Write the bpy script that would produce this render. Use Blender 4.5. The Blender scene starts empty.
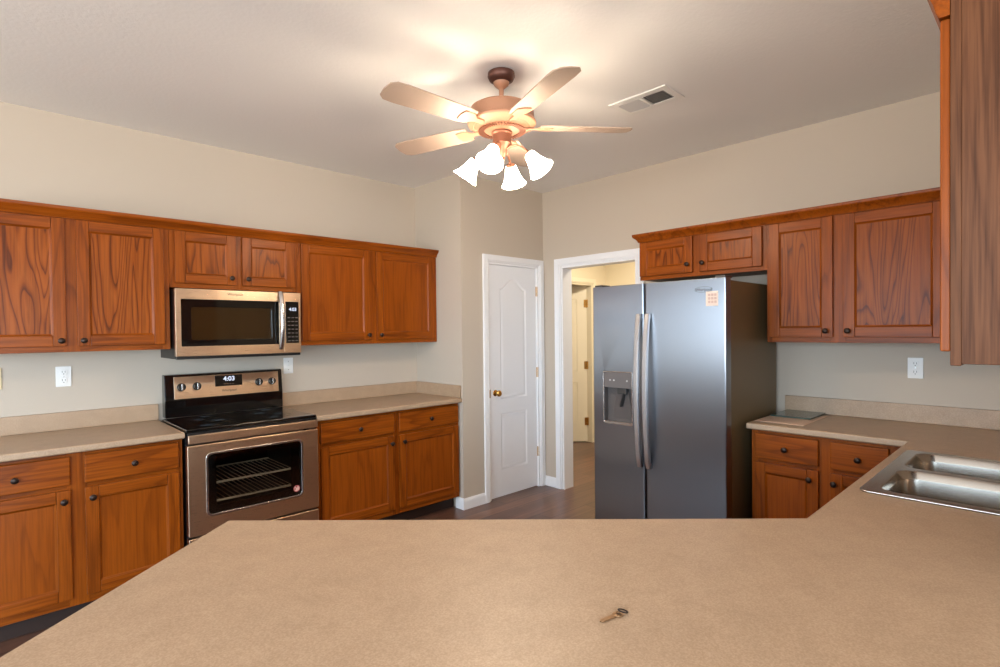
import bpy, bmesh, math, random
from mathutils import Vector, Matrix
R = math.radians
random.seed(7)
S = bpy.context.scene
COL = S.collection

# ------------------------------------------------------------------ camera
F_PX, CY = 539.28, 338.32
TH, PITCH, ROLL, CAMH = R(46.22), R(0.817), R(-0.6415), 1.4605
cd = bpy.data.cameras.new('camera'); cam = bpy.data.objects.new('camera', cd); COL.objects.link(cam)
cd.sensor_fit = 'HORIZONTAL'; cd.sensor_width = 36; cd.lens = 36 * F_PX / 1000
cd.shift_y = (CY - 333.5) / 1000; cd.clip_start = .02
f0 = Vector((math.cos(TH), math.sin(TH), 0)); r0 = Vector((math.sin(TH), -math.cos(TH), 0)); u0 = Vector((0, 0, 1))
fw = f0 * math.cos(PITCH) - u0 * math.sin(PITCH); up = u0 * math.cos(PITCH) + f0 * math.sin(PITCH)
rt = r0 * math.cos(ROLL) + up * math.sin(ROLL)
dn = r0 * math.sin(ROLL) - up * math.cos(ROLL)
rot = Matrix((rt, -dn, -fw)).transposed()
cam.matrix_world = Matrix.Translation((0, 0, CAMH)) @ rot.to_4x4()
S.camera = cam

# ------------------------------------------------------------------ world, light, exposure
S.view_settings.view_transform = 'Standard'; S.view_settings.look = 'None'
S.view_settings.gamma = 1; S.view_settings.use_curve_mapping = False
S.view_settings.exposure = 0.32
W = bpy.data.worlds.new('world'); S.world = W; W.use_nodes = True
nt = W.node_tree; nt.nodes.clear()
o_ = nt.nodes.new('ShaderNodeOutputWorld'); b_ = nt.nodes.new('ShaderNodeBackground')
tc = nt.nodes.new('ShaderNodeTexCoord'); sx = nt.nodes.new('ShaderNodeSeparateXYZ'); rp = nt.nodes.new('ShaderNodeValToRGB')
mr = nt.nodes.new('ShaderNodeMapRange'); mr.inputs[1].default_value = -1; mr.inputs[2].default_value = 1
nt.links.new(tc.outputs['Generated'], sx.inputs[0]); nt.links.new(sx.outputs['Z'], mr.inputs[0]); nt.links.new(mr.outputs[0], rp.inputs[0])
e = rp.color_ramp.elements
e[0].position = .44; e[0].color = (.72, .72, .70, 1)
e[1].position = .52; e[1].color = (.66, .84, 1.0, 1)
x_ = e.new(.8); x_.color = (.62, .80, 1.0, 1)
b_.inputs['Strength'].default_value = 11.0
nt.links.new(rp.outputs[0], b_.inputs[0]); nt.links.new(b_.outputs[0], o_.inputs[0])

def area(name, loc, rot, sx, sy, power=0, col=(1, 1, 1), portal=False):
    l = bpy.data.lights.new(name, 'AREA'); l.shape = 'RECTANGLE'; l.size = sx; l.size_y = sy; l.energy = power; l.color = col
    if portal: l.cycles.is_portal = True
    o = bpy.data.objects.new(name, l); COL.objects.link(o); o.location = loc; o.rotation_euler = rot
    return o
YA, XB, ZC = 4.025, 3.815, 2.745      # stove wall, refrigerator wall, ceiling
YC = -.13                              # sink wall
# window openings that let the daylight in
WIN_W = (-3.9, 3.05, .85, 2.25)           # west wall x=-3 : y0,y1,z0,z1
WIN_S = (-2.8, .5, .05, 2.3)         # south wall y=-4.5 : x0,x1,z0,z1
area('window_portal', (-3.06, (WIN_W[0] + WIN_W[1]) / 2, (WIN_W[2] + WIN_W[3]) / 2), (0, R(-90), 0), WIN_W[3] - WIN_W[2], WIN_W[1] - WIN_W[0], portal=True)
area('window_portal', ((WIN_S[0] + WIN_S[1]) / 2, -4.56, (WIN_S[2] + WIN_S[3]) / 2), (R(90), 0, 0), WIN_S[1] - WIN_S[0], WIN_S[3] - WIN_S[2], portal=True)
area('hall_added_light', (4.9, 2.9, 2.70), (0, 0, 0), .35, .35, 46, (1, .88, .70))  # unseen area light added to brighten the hallway, no fixture modelled
BULB_POWER, SHADE_GLOW, WARM = 5.0, 42.0, (1, .76, .52)

# ------------------------------------------------------------------ materials
def srgb(r, g, b):
    f = lambda c: (c / 255 / 12.92) if c / 255 <= .04045 else ((c / 255 + .055) / 1.055) ** 2.4
    return (f(r), f(g), f(b), 1)
def mat(name, col, rough=.5, metal=0, **kw):
    m = bpy.data.materials.new(name); m.use_nodes = True
    p = m.node_tree.nodes['Principled BSDF']
    p.inputs['Base Color'].default_value = col; p.inputs['Roughness'].default_value = rough; p.inputs['Metallic'].default_value = metal
    for k, v in kw.items(): p.inputs[k.replace('_', ' ')].default_value = v
    return m
def N(m, t): return m.node_tree.nodes.new(t)
def L(m, a, b): m.node_tree.links.new(a, b)
def P(m): return m.node_tree.nodes['Principled BSDF']
def ramp(m, stops):
    r = N(m, 'ShaderNodeValToRGB'); el = r.color_ramp.elements
    el[0].position, el[0].color = stops[0]; el[1].position, el[1].color = stops[-1]
    for p, c in stops[1:-1]:
        q = el.new(p); q.color = c
    return r
def coords(m, scale, rand=True, rot=(0, 0, 0)):
    t = N(m, 'ShaderNodeTexCoord'); mp = N(m, 'ShaderNodeMapping'); mp.inputs['Scale'].default_value = scale; mp.inputs['Rotation'].default_value = rot
    if rand:
        oi = N(m, 'ShaderNodeObjectInfo'); mu = N(m, 'ShaderNodeMath'); mu.operation = 'MULTIPLY'; mu.inputs[1].default_value = 37.
        L(m, oi.outputs['Random'], mu.inputs[0])
        ad = N(m, 'ShaderNodeVectorMath'); ad.operation = 'ADD'; L(m, t.outputs['Object'], ad.inputs[0]); L(m, mu.outputs[0], ad.inputs[1]); L(m, ad.outputs[0], mp.inputs[0])
    else: L(m, t.outputs['Object'], mp.inputs[0])
    return mp.outputs[0]
def noise(m, v, scale, detail=3, rough=.5, dist=0):
    n = N(m, 'ShaderNodeTexNoise'); n.inputs['Scale'].default_value = scale; n.inputs['Detail'].default_value = detail
    n.inputs['Roughness'].default_value = rough; n.inputs['Distortion'].default_value = dist; L(m, v, n.inputs['Vector']); return n
def mathn(m, op, a, b=None, c=None):
    n = N(m, 'ShaderNodeMath'); n.operation = op
    for i, v in enumerate((a, b, c)):
        if v is None: continue
        if isinstance(v, (int, float)): n.inputs[i].default_value = v
        else: L(m, v, n.inputs[i])
    return n.outputs[0]
def mixc(m, f, a, b, mode='MIX'):
    n = N(m, 'ShaderNodeMix'); n.data_type = 'RGBA'; n.blend_type = mode
    for i, v in ((0, f), (6, a), (7, b)):
        if isinstance(v, (int, float, tuple)): n.inputs[i].default_value = v
        else: L(m, v, n.inputs[i])
    return n.outputs[2]
def bump(m, h, strength=.1, dist=.01):
    b = N(m, 'ShaderNodeBump'); b.inputs['Strength'].default_value = strength; b.inputs['Distance'].default_value = dist
    L(m, h, b.inputs['Height']); L(m, b.outputs[0], P(m).inputs['Normal'])

def oak(name, direction, dark, mid, light, rings=9., rough=.33, grain=.55, coat=.04, figure=.5):
    m = mat(name, mid, rough)
    a, c = 3.4, .38
    sc = {'v': (a, a, c), 'h': (c, a, a)}[direction]
    v = coords(m, sc)
    n = noise(m, v, 1.6, 2.5, .45, .25)
    ring = mathn(m, 'FRACT', mathn(m, 'MULTIPLY', n.outputs['Fac'], rings))
    fs = {'v': (110, 110, 3.2), 'h': (3.2, 110, 110)}[direction]
    fine = noise(m, coords(m, fs), 1., 3, .6)
    r1 = ramp(m, [(0., mid), (.5, light), (.72, mid), (.93, dark), (1., mid)]); L(m, ring, r1.inputs[0])
    r2 = ramp(m, [(.35, (.45, .40, .36, 1)), (.6, (1.04, 1.04, 1.04, 1))]); L(m, fine.outputs['Fac'], r2.inputs[0])
    base = mixc(m, figure, mid, r1.outputs[0])
    colr = mixc(m, grain, base, r2.outputs[0], 'MULTIPLY')
    L(m, colr, P(m).inputs['Base Color'])
    P(m).inputs['Specular IOR Level'].default_value = .16; P(m).inputs['Coat Weight'].default_value = coat; P(m).inputs['Coat Roughness'].default_value = .25
    bump(m, fine.outputs['Fac'], .08, .002)
    return m
OD, OM, OL = srgb(92, 40, 7), srgb(144, 70, 13), srgb(156, 80, 18)
OAKV = oak('oak_vertical', 'v', OD, OM, OL, 7.)
OAKH = oak('oak_horizontal', 'h', OD, OM, OL, 7.)
OAKP = oak('oak_panel', 'v', srgb(78, 32, 6), OM, srgb(156, 82, 24), 20., figure=.85)
OAKPL = oak('oak_plain_panel', 'v', OD, OM, OL, 6., figure=.3, grain=.4)
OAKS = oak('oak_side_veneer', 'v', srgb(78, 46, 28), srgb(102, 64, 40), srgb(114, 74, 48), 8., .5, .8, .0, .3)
TOE = mat('toe_kick', srgb(48, 26, 14), .6)
BRONZE = mat('dark_bronze', srgb(58, 46, 40), .35, .8)

def paint(name, col, bs=.12, scale=160, rough=.75):
    m = mat(name, col, rough); n = noise(m, coords(m, (1, 1, 1), False), scale, 3); bump(m, n.outputs['Fac'], bs, .003); return m
WALL = paint('wall_paint', srgb(196, 183, 167))
CEIL = paint('ceiling_paint', srgb(242, 239, 236), .35, 60)
HALLP = paint('hall_paint', srgb(228, 216, 188))
TRIM = mat('white_trim', srgb(242, 242, 244), .35)
DOORP = mat('white_door', srgb(243, 244, 248), .38)
HDOOR = mat('cream_door', srgb(232, 222, 198), .4)

LAM = mat('beige_laminate', srgb(200, 170, 142), .42)
n1 = noise(LAM, coords(LAM, (1, 1, 1), False), 260, 2, .6); n2 = noise(LAM, coords(LAM, (1, 1, 1), False), 14, 3, .6)
ra = ramp(LAM, [(.36, srgb(168, 140, 112)), (.52, srgb(178, 150, 122)), (.68, srgb(186, 159, 132))]); L(LAM, n1.outputs['Fac'], ra.inputs[0])
rb = ramp(LAM, [(.3, (.93, .92, .91, 1)), (.7, (1.04, 1.04, 1.04, 1))]); L(LAM, n2.outputs['Fac'], rb.inputs[0])
L(LAM, mixc(LAM, 1., ra.outputs[0], rb.outputs[0], 'MULTIPLY'), P(LAM).inputs['Base Color'])

FLOOR = mat('floor_planks', srgb(92, 62, 48), .28)
v = coords(FLOOR, (1, 1, 1), False)
br = N(FLOOR, 'ShaderNodeTexBrick'); L(FLOOR, v, br.inputs['Vector'])
br.offset = .37; br.inputs['Scale'].default_value = 1; br.inputs['Brick Width'].default_value = 1.2; br.inputs['Row Height'].default_value = .125
br.inputs['Mortar Size'].default_value = .0022; br.inputs['Color1'].default_value = srgb(84, 57, 46); br.inputs['Color2'].default_value = srgb(112, 78, 62); br.inputs['Mortar'].default_value = srgb(40, 26, 20)
fn = noise(FLOOR, coords(FLOOR, (2.2, 34, 1), False), 1., 4, .6, .4)
fr = ramp(FLOOR, [(.3, (.62, .58, .56, 1)), (.68, (1.15, 1.15, 1.15, 1))]); L(FLOOR, fn.outputs['Fac'], fr.inputs[0])
L(FLOOR, mixc(FLOOR, 1., br.outputs['Color'], fr.outputs[0], 'MULTIPLY'), P(FLOOR).inputs['Base Color'])

def steel(name, col, rough, aniso=.0, arot=0., stretch=(1, 1, 60), var=.2):
    m = mat(name, col, rough, 1.)
    if aniso:
        P(m).inputs['Anisotropic'].default_value = aniso; P(m).inputs['Anisotropic Rotation'].default_value = arot
        t = N(m, 'ShaderNodeTangent'); t.direction_type = 'RADIAL'; t.axis = 'Z'; L(m, t.outputs[0], P(m).inputs['Tangent'])
    n = noise(m, coords(m, stretch, False), 12, 3); r = ramp(m, [(.3, (rough * (1 - var),) * 3 + (1,)), (.7, (rough * (1 + var),) * 3 + (1,))])
    L(m, n.outputs['Fac'], r.inputs[0]); L(m, r.outputs[0], P(m).inputs['Roughness'])
    return m
STEELV = steel('fridge_steel', srgb(142, 145, 151), .28, .85, 0., (60, 60, 1), 0.)
STEEL = steel('brushed_steel', srgb(222, 194, 166), .33, .6, .25, (1, 1, 60))  # warm tint puts the reflected counter and floor into the base colour
SINKM = mat('sink_steel', srgb(180, 172, 162), .24, 1.)
CHROME = mat('satin_metal', srgb(205, 203, 202), .22, 1.)
BLACKG = mat('black_glass', srgb(10, 10, 10), .08); P(BLACKG).inputs['Coat Weight'].default_value = .4
BLACKP = mat('black_plastic', srgb(16, 16, 17), .35)
DKGREY = mat('dark_grey_plastic', srgb(62, 60, 58), .4)
FSIDE = mat('fridge_side', srgb(112, 92, 62), .4)
HANDLE = mat('handle_metal', srgb(206, 205, 206), .38, 1.)
BRASS = mat('brass', srgb(205, 160, 90), .25, 1.)
WHITEP = mat('white_plastic', srgb(238, 236, 232), .35)
CREAMP = mat('cream_plastic', srgb(226, 208, 160), .4)
SLOT = mat('slot_dark', srgb(70, 62, 56), .6)
BADGE = mat('badge_dark', srgb(70, 62, 56), .35, .6)
def emit(name, col, st):
    m = mat(name, (0, 0, 0, 1), .5); P(m).inputs['Emission Color'].default_value = col; P(m).inputs['Emission Strength'].default_value = st; return m
LED = emit('led_digits', (.75, .82, 1, 1), .9)
LEDW = emit('led_indicator', (1, 1, 1, 1), .8)
SHADE = emit('frosted_glass_shade', (1, .83, .63, 1), SHADE_GLOW)
def glassmat(name, tint, rough=.03, f=.06):
    m = bpy.data.materials.new(name); m.use_nodes = True; t = m.node_tree; t.nodes.clear()
    o = N(m, 'ShaderNodeOutputMaterial'); tr = N(m, 'ShaderNodeBsdfTransparent'); tr.inputs[0].default_value = tint
    g = N(m, 'ShaderNodeBsdfGlossy'); g.inputs['Roughness'].default_value = rough
    fr = N(m, 'ShaderNodeFresnel'); fr.inputs[0].default_value = 1.5; mx = N(m, 'ShaderNodeMixShader')
    L(m, fr.outputs[0], mx.inputs[0]); L(m, tr.outputs[0], mx.inputs[1]); L(m, g.outputs[0], mx.inputs[2]); L(m, mx.outputs[0], o.inputs[0]); return m
OVENGL = glassmat('oven_glass', (.82, .80, .76, 1))
RACKM = mat('oven_rack_metal', srgb(240, 222, 196), .4, .0)
MWGL = glassmat('microwave_glass', (.55, .50, .43, 1), .06)
GREENGL = mat('green_glass', srgb(70, 92, 84), .12); P(GREENGL).inputs['Transmission Weight'].default_value = .25
PAPER = mat('paper', srgb(222, 190, 164), .6)
FANW = mat('fan_housing', srgb(172, 124, 96), .45)
FANB = mat('fan_blade', srgb(178, 155, 138), .5)
FANBR = mat('fan_brown_metal', srgb(96, 62, 52), .4, .5)
COPPER = mat('fan_copper', srgb(140, 92, 70), .4, .5)

# ------------------------------------------------------------------ mesh helpers
def tmp(): return bmesh.new()
def put(bm, t, mat=0, M=None, keep=False):
    if M is not None: bmesh.ops.transform(t, matrix=M, verts=t.verts)
    if not keep:
        for f in t.faces: f.material_index = mat
    me = bpy.data.meshes.new('t'); t.to_mesh(me); t.free(); bm.from_mesh(me); bpy.data.meshes.remove(me)
def box(bm, a, b, bev=0, mat=0, seg=2, M=None):
    t = tmp(); lo = [min(a[i], b[i]) for i in range(3)]; hi = [max(a[i], b[i]) for i in range(3)]
    bmesh.ops.create_cube(t, size=1, matrix=Matrix.Translation([(lo[i] + hi[i]) / 2 for i in range(3)]) @ Matrix.Diagonal([hi[i] - lo[i] for i in range(3)] + [1]))
    if bev: bmesh.ops.bevel(t, geom=list(t.edges), offset=bev, segments=seg, affect='EDGES', profile=.5)
    put(bm, t, mat, M)
def lathe(bm, prof, M=None, seg=32, mat=0, cap=True):
    t = tmp(); rings = []
    for r, z in prof:
        rings.append([t.verts.new((r * math.cos(2 * math.pi * i / seg), r * math.sin(2 * math.pi * i / seg), z)) for i in range(seg)])
    for a, b in zip(rings, rings[1:]):
        for i in range(seg): t.faces.new((a[i], a[(i + 1) % seg], b[(i + 1) % seg], b[i]))
    if cap:
        for rr in (rings[0], rings[-1]): t.faces.new(rr)
    bmesh.ops.remove_doubles(t, verts=t.verts, dist=1e-6); bmesh.ops.recalc_face_normals(t, faces=t.faces)
    put(bm, t, mat, M)
def tube(bm, pts, r, seg=10, mat=0, flat=1., M=None, updir=None):
    t = tmp(); pts = [Vector(p) for p in pts]; rings = []; prev = None
    for i, p in enumerate(pts):
        d = (pts[min(i + 1, len(pts) - 1)] - pts[max(i - 1, 0)]).normalized()
        ref = Vector(updir) if updir else (Vector((0, 0, 1)) if abs(d.z) < .9 else Vector((1, 0, 0)))
        u = d.cross(ref).normalized(); w = u.cross(d)
        rr = r[i] if isinstance(r, (list, tuple)) else r
        rings.append([t.verts.new(p + u * rr * math.cos(2 * math.pi * k / seg) + w * rr * flat * math.sin(2 * math.pi * k / seg)) for k in range(seg)])
    for a, b in zip(rings, rings[1:]):
        for k in range(seg): t.faces.new((a[k], a[(k + 1) % seg], b[(k + 1) % seg], b[k]))
    t.faces.new(rings[0]); t.faces.new(rings[-1]); bmesh.ops.recalc_face_normals(t, faces=t.faces); put(bm, t, mat, M)
def extr(bm, loops, z0, z1, bev=0, mat=0, M=None, bres=2):
    """filled 2D outlines (first outer, the rest holes) extruded z0..z1"""
    cu = bpy.data.curves.new('c', 'CURVE'); cu.dimensions = '2D'; cu.fill_mode = 'BOTH'
    for lp in loops:
        s = cu.splines.new('POLY'); s.points.add(len(lp) - 1); s.use_cyclic_u = True
        for p, q in zip(s.points, lp): p.co = (q[0], q[1], 0, 1)
    cu.extrude = (z1 - z0) / 2 - bev; cu.bevel_depth = bev; cu.bevel_resolution = bres; cu.offset = -bev
    o = bpy.data.objects.new('c', cu); COL.objects.link(o); dg = bpy.context.evaluated_depsgraph_get()
    me = bpy.data.meshes.new_from_object(o.evaluated_get(dg)); bpy.data.objects.remove(o); bpy.data.curves.remove(cu)
    t = tmp(); t.from_mesh(me); bpy.data.meshes.remove(me); bmesh.ops.remove_doubles(t, verts=t.verts, dist=1e-5)
    bmesh.ops.recalc_face_normals(t, faces=t.faces)
    put(bm, t, mat, (M or Matrix()) @ Matrix.Translation((0, 0, (z0 + z1) / 2)))
def rrect(x0, x1, y0, y1, r, n=6):
    out = []
    for cx, cy, a0 in ((x1 - r, y1 - r, 0), (x0 + r, y1 - r, 90), (x0 + r, y0 + r, 180), (x1 - r, y0 + r, 270)):
        for i in range(n + 1):
            a = R(a0 + 90 * i / n); out.append((cx + r * math.cos(a), cy + r * math.sin(a)))
    return out
def text(bm, s, size, M, mat=0, ext=.0006, align='CENTER', bold=0):
    cu = bpy.data.curves.new('t', 'FONT'); cu.body = s; cu.size = size; cu.extrude = ext; cu.align_x = align; cu.align_y = 'CENTER'; cu.offset = bold
    o = bpy.data.objects.new('t', cu); COL.objects.link(o); dg = bpy.context.evaluated_depsgraph_get()
    me = bpy.data.meshes.new_from_object(o.evaluated_get(dg)); bpy.data.objects.remove(o); bpy.data.curves.remove(cu)
    t = tmp(); t.from_mesh(me); bpy.data.meshes.remove(me); put(bm, t, mat, M)
FRONT = Matrix.Rotation(R(90), 4, 'X')            # XY drawing -> XZ plane facing -y (local z -> -y)
def front(y): return Matrix.Translation((0, y, 0)) @ FRONT
def obj(name, bm, mats, parent=None, smooth=40, **props):
    me = bpy.data.meshes.new(name); bm.to_mesh(me); bm.free()
    for m in (mats if isinstance(mats, (list, tuple)) else [mats]): me.materials.append(m)
    if smooth:
        me.shade_smooth(); me.set_sharp_from_angle(angle=R(smooth))
    o = bpy.data.objects.new(name, me); COL.objects.link(o)
    if smooth:
        wn_ = o.modifiers.new('weighted_normal', 'WEIGHTED_NORMAL'); wn_.keep_sharp = True; wn_.weight = 80
    if parent: o.parent = parent
    for k, v in props.items(): o[k] = v
    return o
def part(name, mats, parent, fn, smooth=40, **props):
    bm = tmp(); fn(bm); return obj(name, bm, mats, parent, smooth, **props)
def cut(o, fn):
    bm = tmp(); fn(bm); c = obj('cutter', bm, [o.data.materials[0]], None, 0); c.parent = o.parent
    md = o.modifiers.new('b', 'BOOLEAN'); md.operation = 'DIFFERENCE'; md.object = c; md.solver = 'EXACT'
    dg = bpy.context.evaluated_depsgraph_get(); me = bpy.data.meshes.new_from_object(o.evaluated_get(dg)); o.modifiers.clear(); o.data = me
    bpy.data.objects.remove(c); me.shade_smooth(); me.set_sharp_from_angle(angle=R(35))
    wn_ = o.modifiers.new('weighted_normal', 'WEIGHTED_NORMAL'); wn_.keep_sharp = True; wn_.weight = 80
def thing(name, label, cat, loc=(0, 0, 0), rz=0, group=None):
    o = bpy.data.objects.new(name, None); COL.objects.link(o); o.empty_display_size = .1
    o.location = loc; o.rotation_euler = (0, 0, rz); o['label'] = label; o['category'] = cat
    if group: o['group'] = group
    return o
def struct(name, mats, fn, label, cat, smooth=40, parent=None):
    o = part(name, mats, parent, fn, smooth); o['kind'] = 'structure'; o['label'] = label; o['category'] = cat; return o
def copy_tree(o, parent=None):
    c = o.copy(); COL.objects.link(c); c.parent = parent
    for ch in [q for q in COL.objects if q.parent == o]: copy_tree(ch, c)
    return c

# ------------------------------------------------------------------ room shell
WX0, WY0 = -3.0, -4.5
struct('floor', FLOOR, lambda b: box(b, (WX0 - .2, WY0 - .2, -.06), (7.2, 7.0, 0)), 'glossy dark brown wood plank floor', 'floor')
struct('ceiling', CEIL, lambda b: box(b, (WX0 - .2, WY0 - .2, ZC), (7.2, 7.0, ZC + .08)), 'textured off-white ceiling above the kitchen', 'ceiling')
struct('wall_left', WALL, lambda b: box(b, (WX0 - .12, YA, 0), (2.93, YA + .12, ZC)), 'beige wall behind the stove and its cabinets', 'wall')
PX, PY = 2.815, 3.385         # outer corner of the pantry box
DO = (3.105, 3.745, 2.05)     # pantry door opening
struct('wall_pantry_side', WALL, lambda b: box(b, (PX, PY, 0), (PX + .11, YA, ZC)), 'narrow bluish lit pantry side wall at the end of the stove counter', 'wall')
def pf(b):
    box(b, (PX + .11, PY, 0), (DO[0], PY + .11, ZC)); box(b, (DO[1], PY, 0), (XB, PY + .11, ZC)); box(b, (DO[0], PY, DO[2]), (DO[1], PY + .11, ZC))
struct('wall_pantry_front', WALL, pf, 'beige wall around the white pantry door', 'wall')
OY0, OY1, OZ = 2.375, 3.168, 2.04
WT = .13
def wr(b):
    box(b, (XB, YC - .12, 0), (XB + WT, OY0, ZC)); box(b, (XB, OY1, 0), (XB + WT, 4.2, ZC)); box(b, (XB, OY0, OZ), (XB + WT, OY1, ZC))
struct('wall_right', WALL, wr, 'beige wall behind the refrigerator with a cased doorway', 'wall')
def wn(b): box(b, (1.50, YC - .12, 0), (XB, YC, ZC))
struct('wall_near', WALL, wn, 'wall behind the sink run', 'wall')
struct('wall_near_return', WALL, lambda b: box(b, (1.50, WY0, 0), (1.62, YC - .12, ZC)), 'wall behind the camera side of the room', 'wall')
def ww(b):
    y0, y1, z0, z1 = WIN_W
    box(b, (WX0 - .12, WY0, 0), (WX0, y0, ZC)); box(b, (WX0 - .12, y1, 0), (WX0, YA, ZC)); box(b, (WX0 - .12, y0, 0), (WX0, y1, z0)); box(b, (WX0 - .12, y0, z1), (WX0, y1, ZC))
struct('wall_west', WALL, ww, 'window wall of the dining side', 'wall')
def ws(b):
    x0, x1, z0, z1 = WIN_S
    box(b, (WX0, WY0 - .12, 0), (x0, WY0, ZC)); box(b, (x1, WY0 - .12, 0), (1.62, WY0, ZC)); box(b, (x0, WY0 - .12, 0), (x1, WY0, z0)); box(b, (x0, WY0 - .12, z1), (x1, WY0, ZC))
struct('wall_back', WALL, ws, 'back wall of the room with glazed opening', 'wall')
# hallway
HY, HX = 4.20, 5.97
HD = (4.88, 5.68, 2.045)
def hl(b):
    box(b, (XB + WT, HY, 0), (HD[0], HY + .11, ZC)); box(b, (HD[1], HY, 0), (7.1, HY + .11, ZC)); box(b, (HD[0], HY, HD[2]), (HD[1], HY + .11, ZC))
struct('wall_hall_left', HALLP, hl, 'cream hallway wall with an open door', 'wall')
struct('wall_hall_end', HALLP, lambda b: box(b, (HX, -.25, 0), (HX + .12, HY, ZC)), 'cream wall at the end of the hallway', 'wall')
struct('wall_hall_right', HALLP, lambda b: box(b, (XB + WT, -.37, 0), (HX, -.25, ZC)), 'hallway wall beyond the kitchen', 'wall')
def br_(b):
    box(b, (3.9, 6.4, 0), (7.1, 6.5, ZC)); box(b, (3.9, HY + .11, 0), (4.0, 6.4, ZC)); box(b, (7.0, HY + .11, 0), (7.1, 6.4, ZC))
struct('wall_bedroom', HALLP, br_, 'walls of the room behind the hallway door', 'wall')

# window frames (out of the picture, they hold the daylight openings)
def wframe(b, axis, c, a0, a1, z0, z1, n):
    def bx(a, bb, za, zb, t=.03):
        if axis == 'y': box(b, (a, c - t, za), (bb, c + t, zb), .003)
        else: box(b, (c - t, a, za), (c + t, bb, zb), .003)
    w = .05
    bx(a0, a0 + w, z0, z1); bx(a1 - w, a1, z0, z1); bx(a0 + w, a1 - w, z0, z0 + w); bx(a0 + w, a1 - w, z1 - w, z1)
    for i in range(1, n): 
        m_ = a0 + (a1 - a0) * i / n; bx(m_ - .03, m_ + .03, z0 + w, z1 - w, .025)
struct('window_1', TRIM, lambda b: wframe(b, 'x', WX0 - .06, *WIN_W, 3), 'white window frame on the dining side', 'window')
struct('window_2', TRIM, lambda b: wframe(b, 'y', WY0 - .06, *WIN_S, 2), 'white patio door frame behind the camera', 'window')

# casings and baseboards
def casing(b, x0, x1, z1, y, w=.062, d=.018, mirror=False, jamb=.11, jt=.018):
    """frame drawn in x-z around an opening, front face y-d"""
    prof = [(0, d * .55), (w * .18, d * .6), (w * .25, d), (w * .8, d), (w, d * .75)]
    def leg(xa, sgn):
        for (o0, t0), (o1, t1) in zip(prof, prof[1:]):
            t = max(t0, t1); box(b, (xa + sgn * o0, y - t, 0), (xa + sgn * o1, y, z1 + o1), .0015, seg=1)
    leg(x0, -1); leg(x1, 1)
    for (o0, t0), (o1, t1) in zip(prof, prof[1:]):
        t = max(t0, t1); box(b, (x0 - o0, y - t, z1 + o0), (x1 + o0, y, z1 + o1), .0015, seg=1)
    box(b, (x0, y, 0), (x0 + jt, y + jamb, z1), 0); box(b, (x1 - jt, y, 0), (x1, y + jamb, z1), 0); box(b, (x0 + jt, y, z1 - jt), (x1 - jt, y + jamb, z1), 0)
def pc(b):
    casing(b, DO[0], DO[1], DO[2], PY, .06)
    box(b, (DO[0] + .018, PY + .055, 0), (DO[0] + .03, PY + .07, DO[2] - .018)); box(b, (DO[1] - .03, PY + .055, 0), (DO[1] - .018, PY + .07, DO[2] - .018))
struct('trim_1', TRIM, pc, 'white casing around the pantry door', 'door casing')
def oc(b):
    t = tmp(); casing(t, -OY1, -OY0, OZ, 0, .068, jamb=WT)
    M = Matrix.Translation((XB, 0, 0)) @ Matrix.Rotation(R(-90), 4, 'Z'); put(b, t, 0, M)
struct('trim_2', TRIM, oc, 'white casing of the open doorway beside the refrigerator', 'door casing')
struct('trim_3', mat('cream_trim', srgb(236, 226, 200), .4), lambda b: casing(b, HD[0], HD[1], HD[2], HY, .065), 'cream casing around the hallway door', 'door casing')
def sweep(b, path, prof, closed_ends=True):
    """path: list of ((x,y),(nx,ny)) mitre-offset directions; prof: (out,z)"""
    t = tmp(); rings = [[t.verts.new((p[0] + n[0] * o, p[1] + n[1] * o, z)) for o, z in prof] for p, n in path]
    for A, B in zip(rings, rings[1:]):
        for i in range(len(prof)): t.faces.new((A[i], A[(i + 1) % len(prof)], B[(i + 1) % len(prof)], B[i]))
    t.faces.new(rings[0]); t.faces.new(rings[-1]); bmesh.ops.recalc_face_normals(t, faces=t.faces); put(b, t)
def base_prof(b, p0, p1, nrm, h=.09, d=.014):
    p0, p1, n = Vector(p0 + (0,)), Vector(p1 + (0,)), Vector(nrm + (0,))
    t = tmp(); pr = [(0, 0), (d, 0), (d, h * .72), (d * .45, h * .9), (d * .35, h), (0, h)]
    ra_ = [t.verts.new(p0 + n * a + Vector((0, 0, z))) for a, z in pr]; rb_ = [t.verts.new(p1 + n * a + Vector((0, 0, z))) for a, z in pr]
    for i in range(len(pr)): t.faces.new((ra_[i], ra_[(i + 1) % len(pr)], rb_[(i + 1) % len(pr)], rb_[i]))
    t.faces.new(ra_); t.faces.new(rb_); bmesh.ops.recalc_face_normals(t, faces=t.faces); put(b, t)
BPR = [(0, 0), (.014, 0), (.014, .065), (.0065, .081), (.005, .09), (0, .09)]
def bp(b): sweep(b, [((PX, 3.475), (-1, 0)), ((PX, PY), (-1, -1)), ((DO[0] - .06, PY), (0, -1))], BPR)
struct('baseboard_pantry', TRIM, bp, 'short white baseboard wrapping the pantry corner', 'baseboard')
struct('baseboard_right', TRIM, lambda b: base_prof(b, (XB, PY), (XB, OY1 + .068), (-1, 0)), 'sliver of white baseboard between pantry and doorway', 'baseboard')

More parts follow.
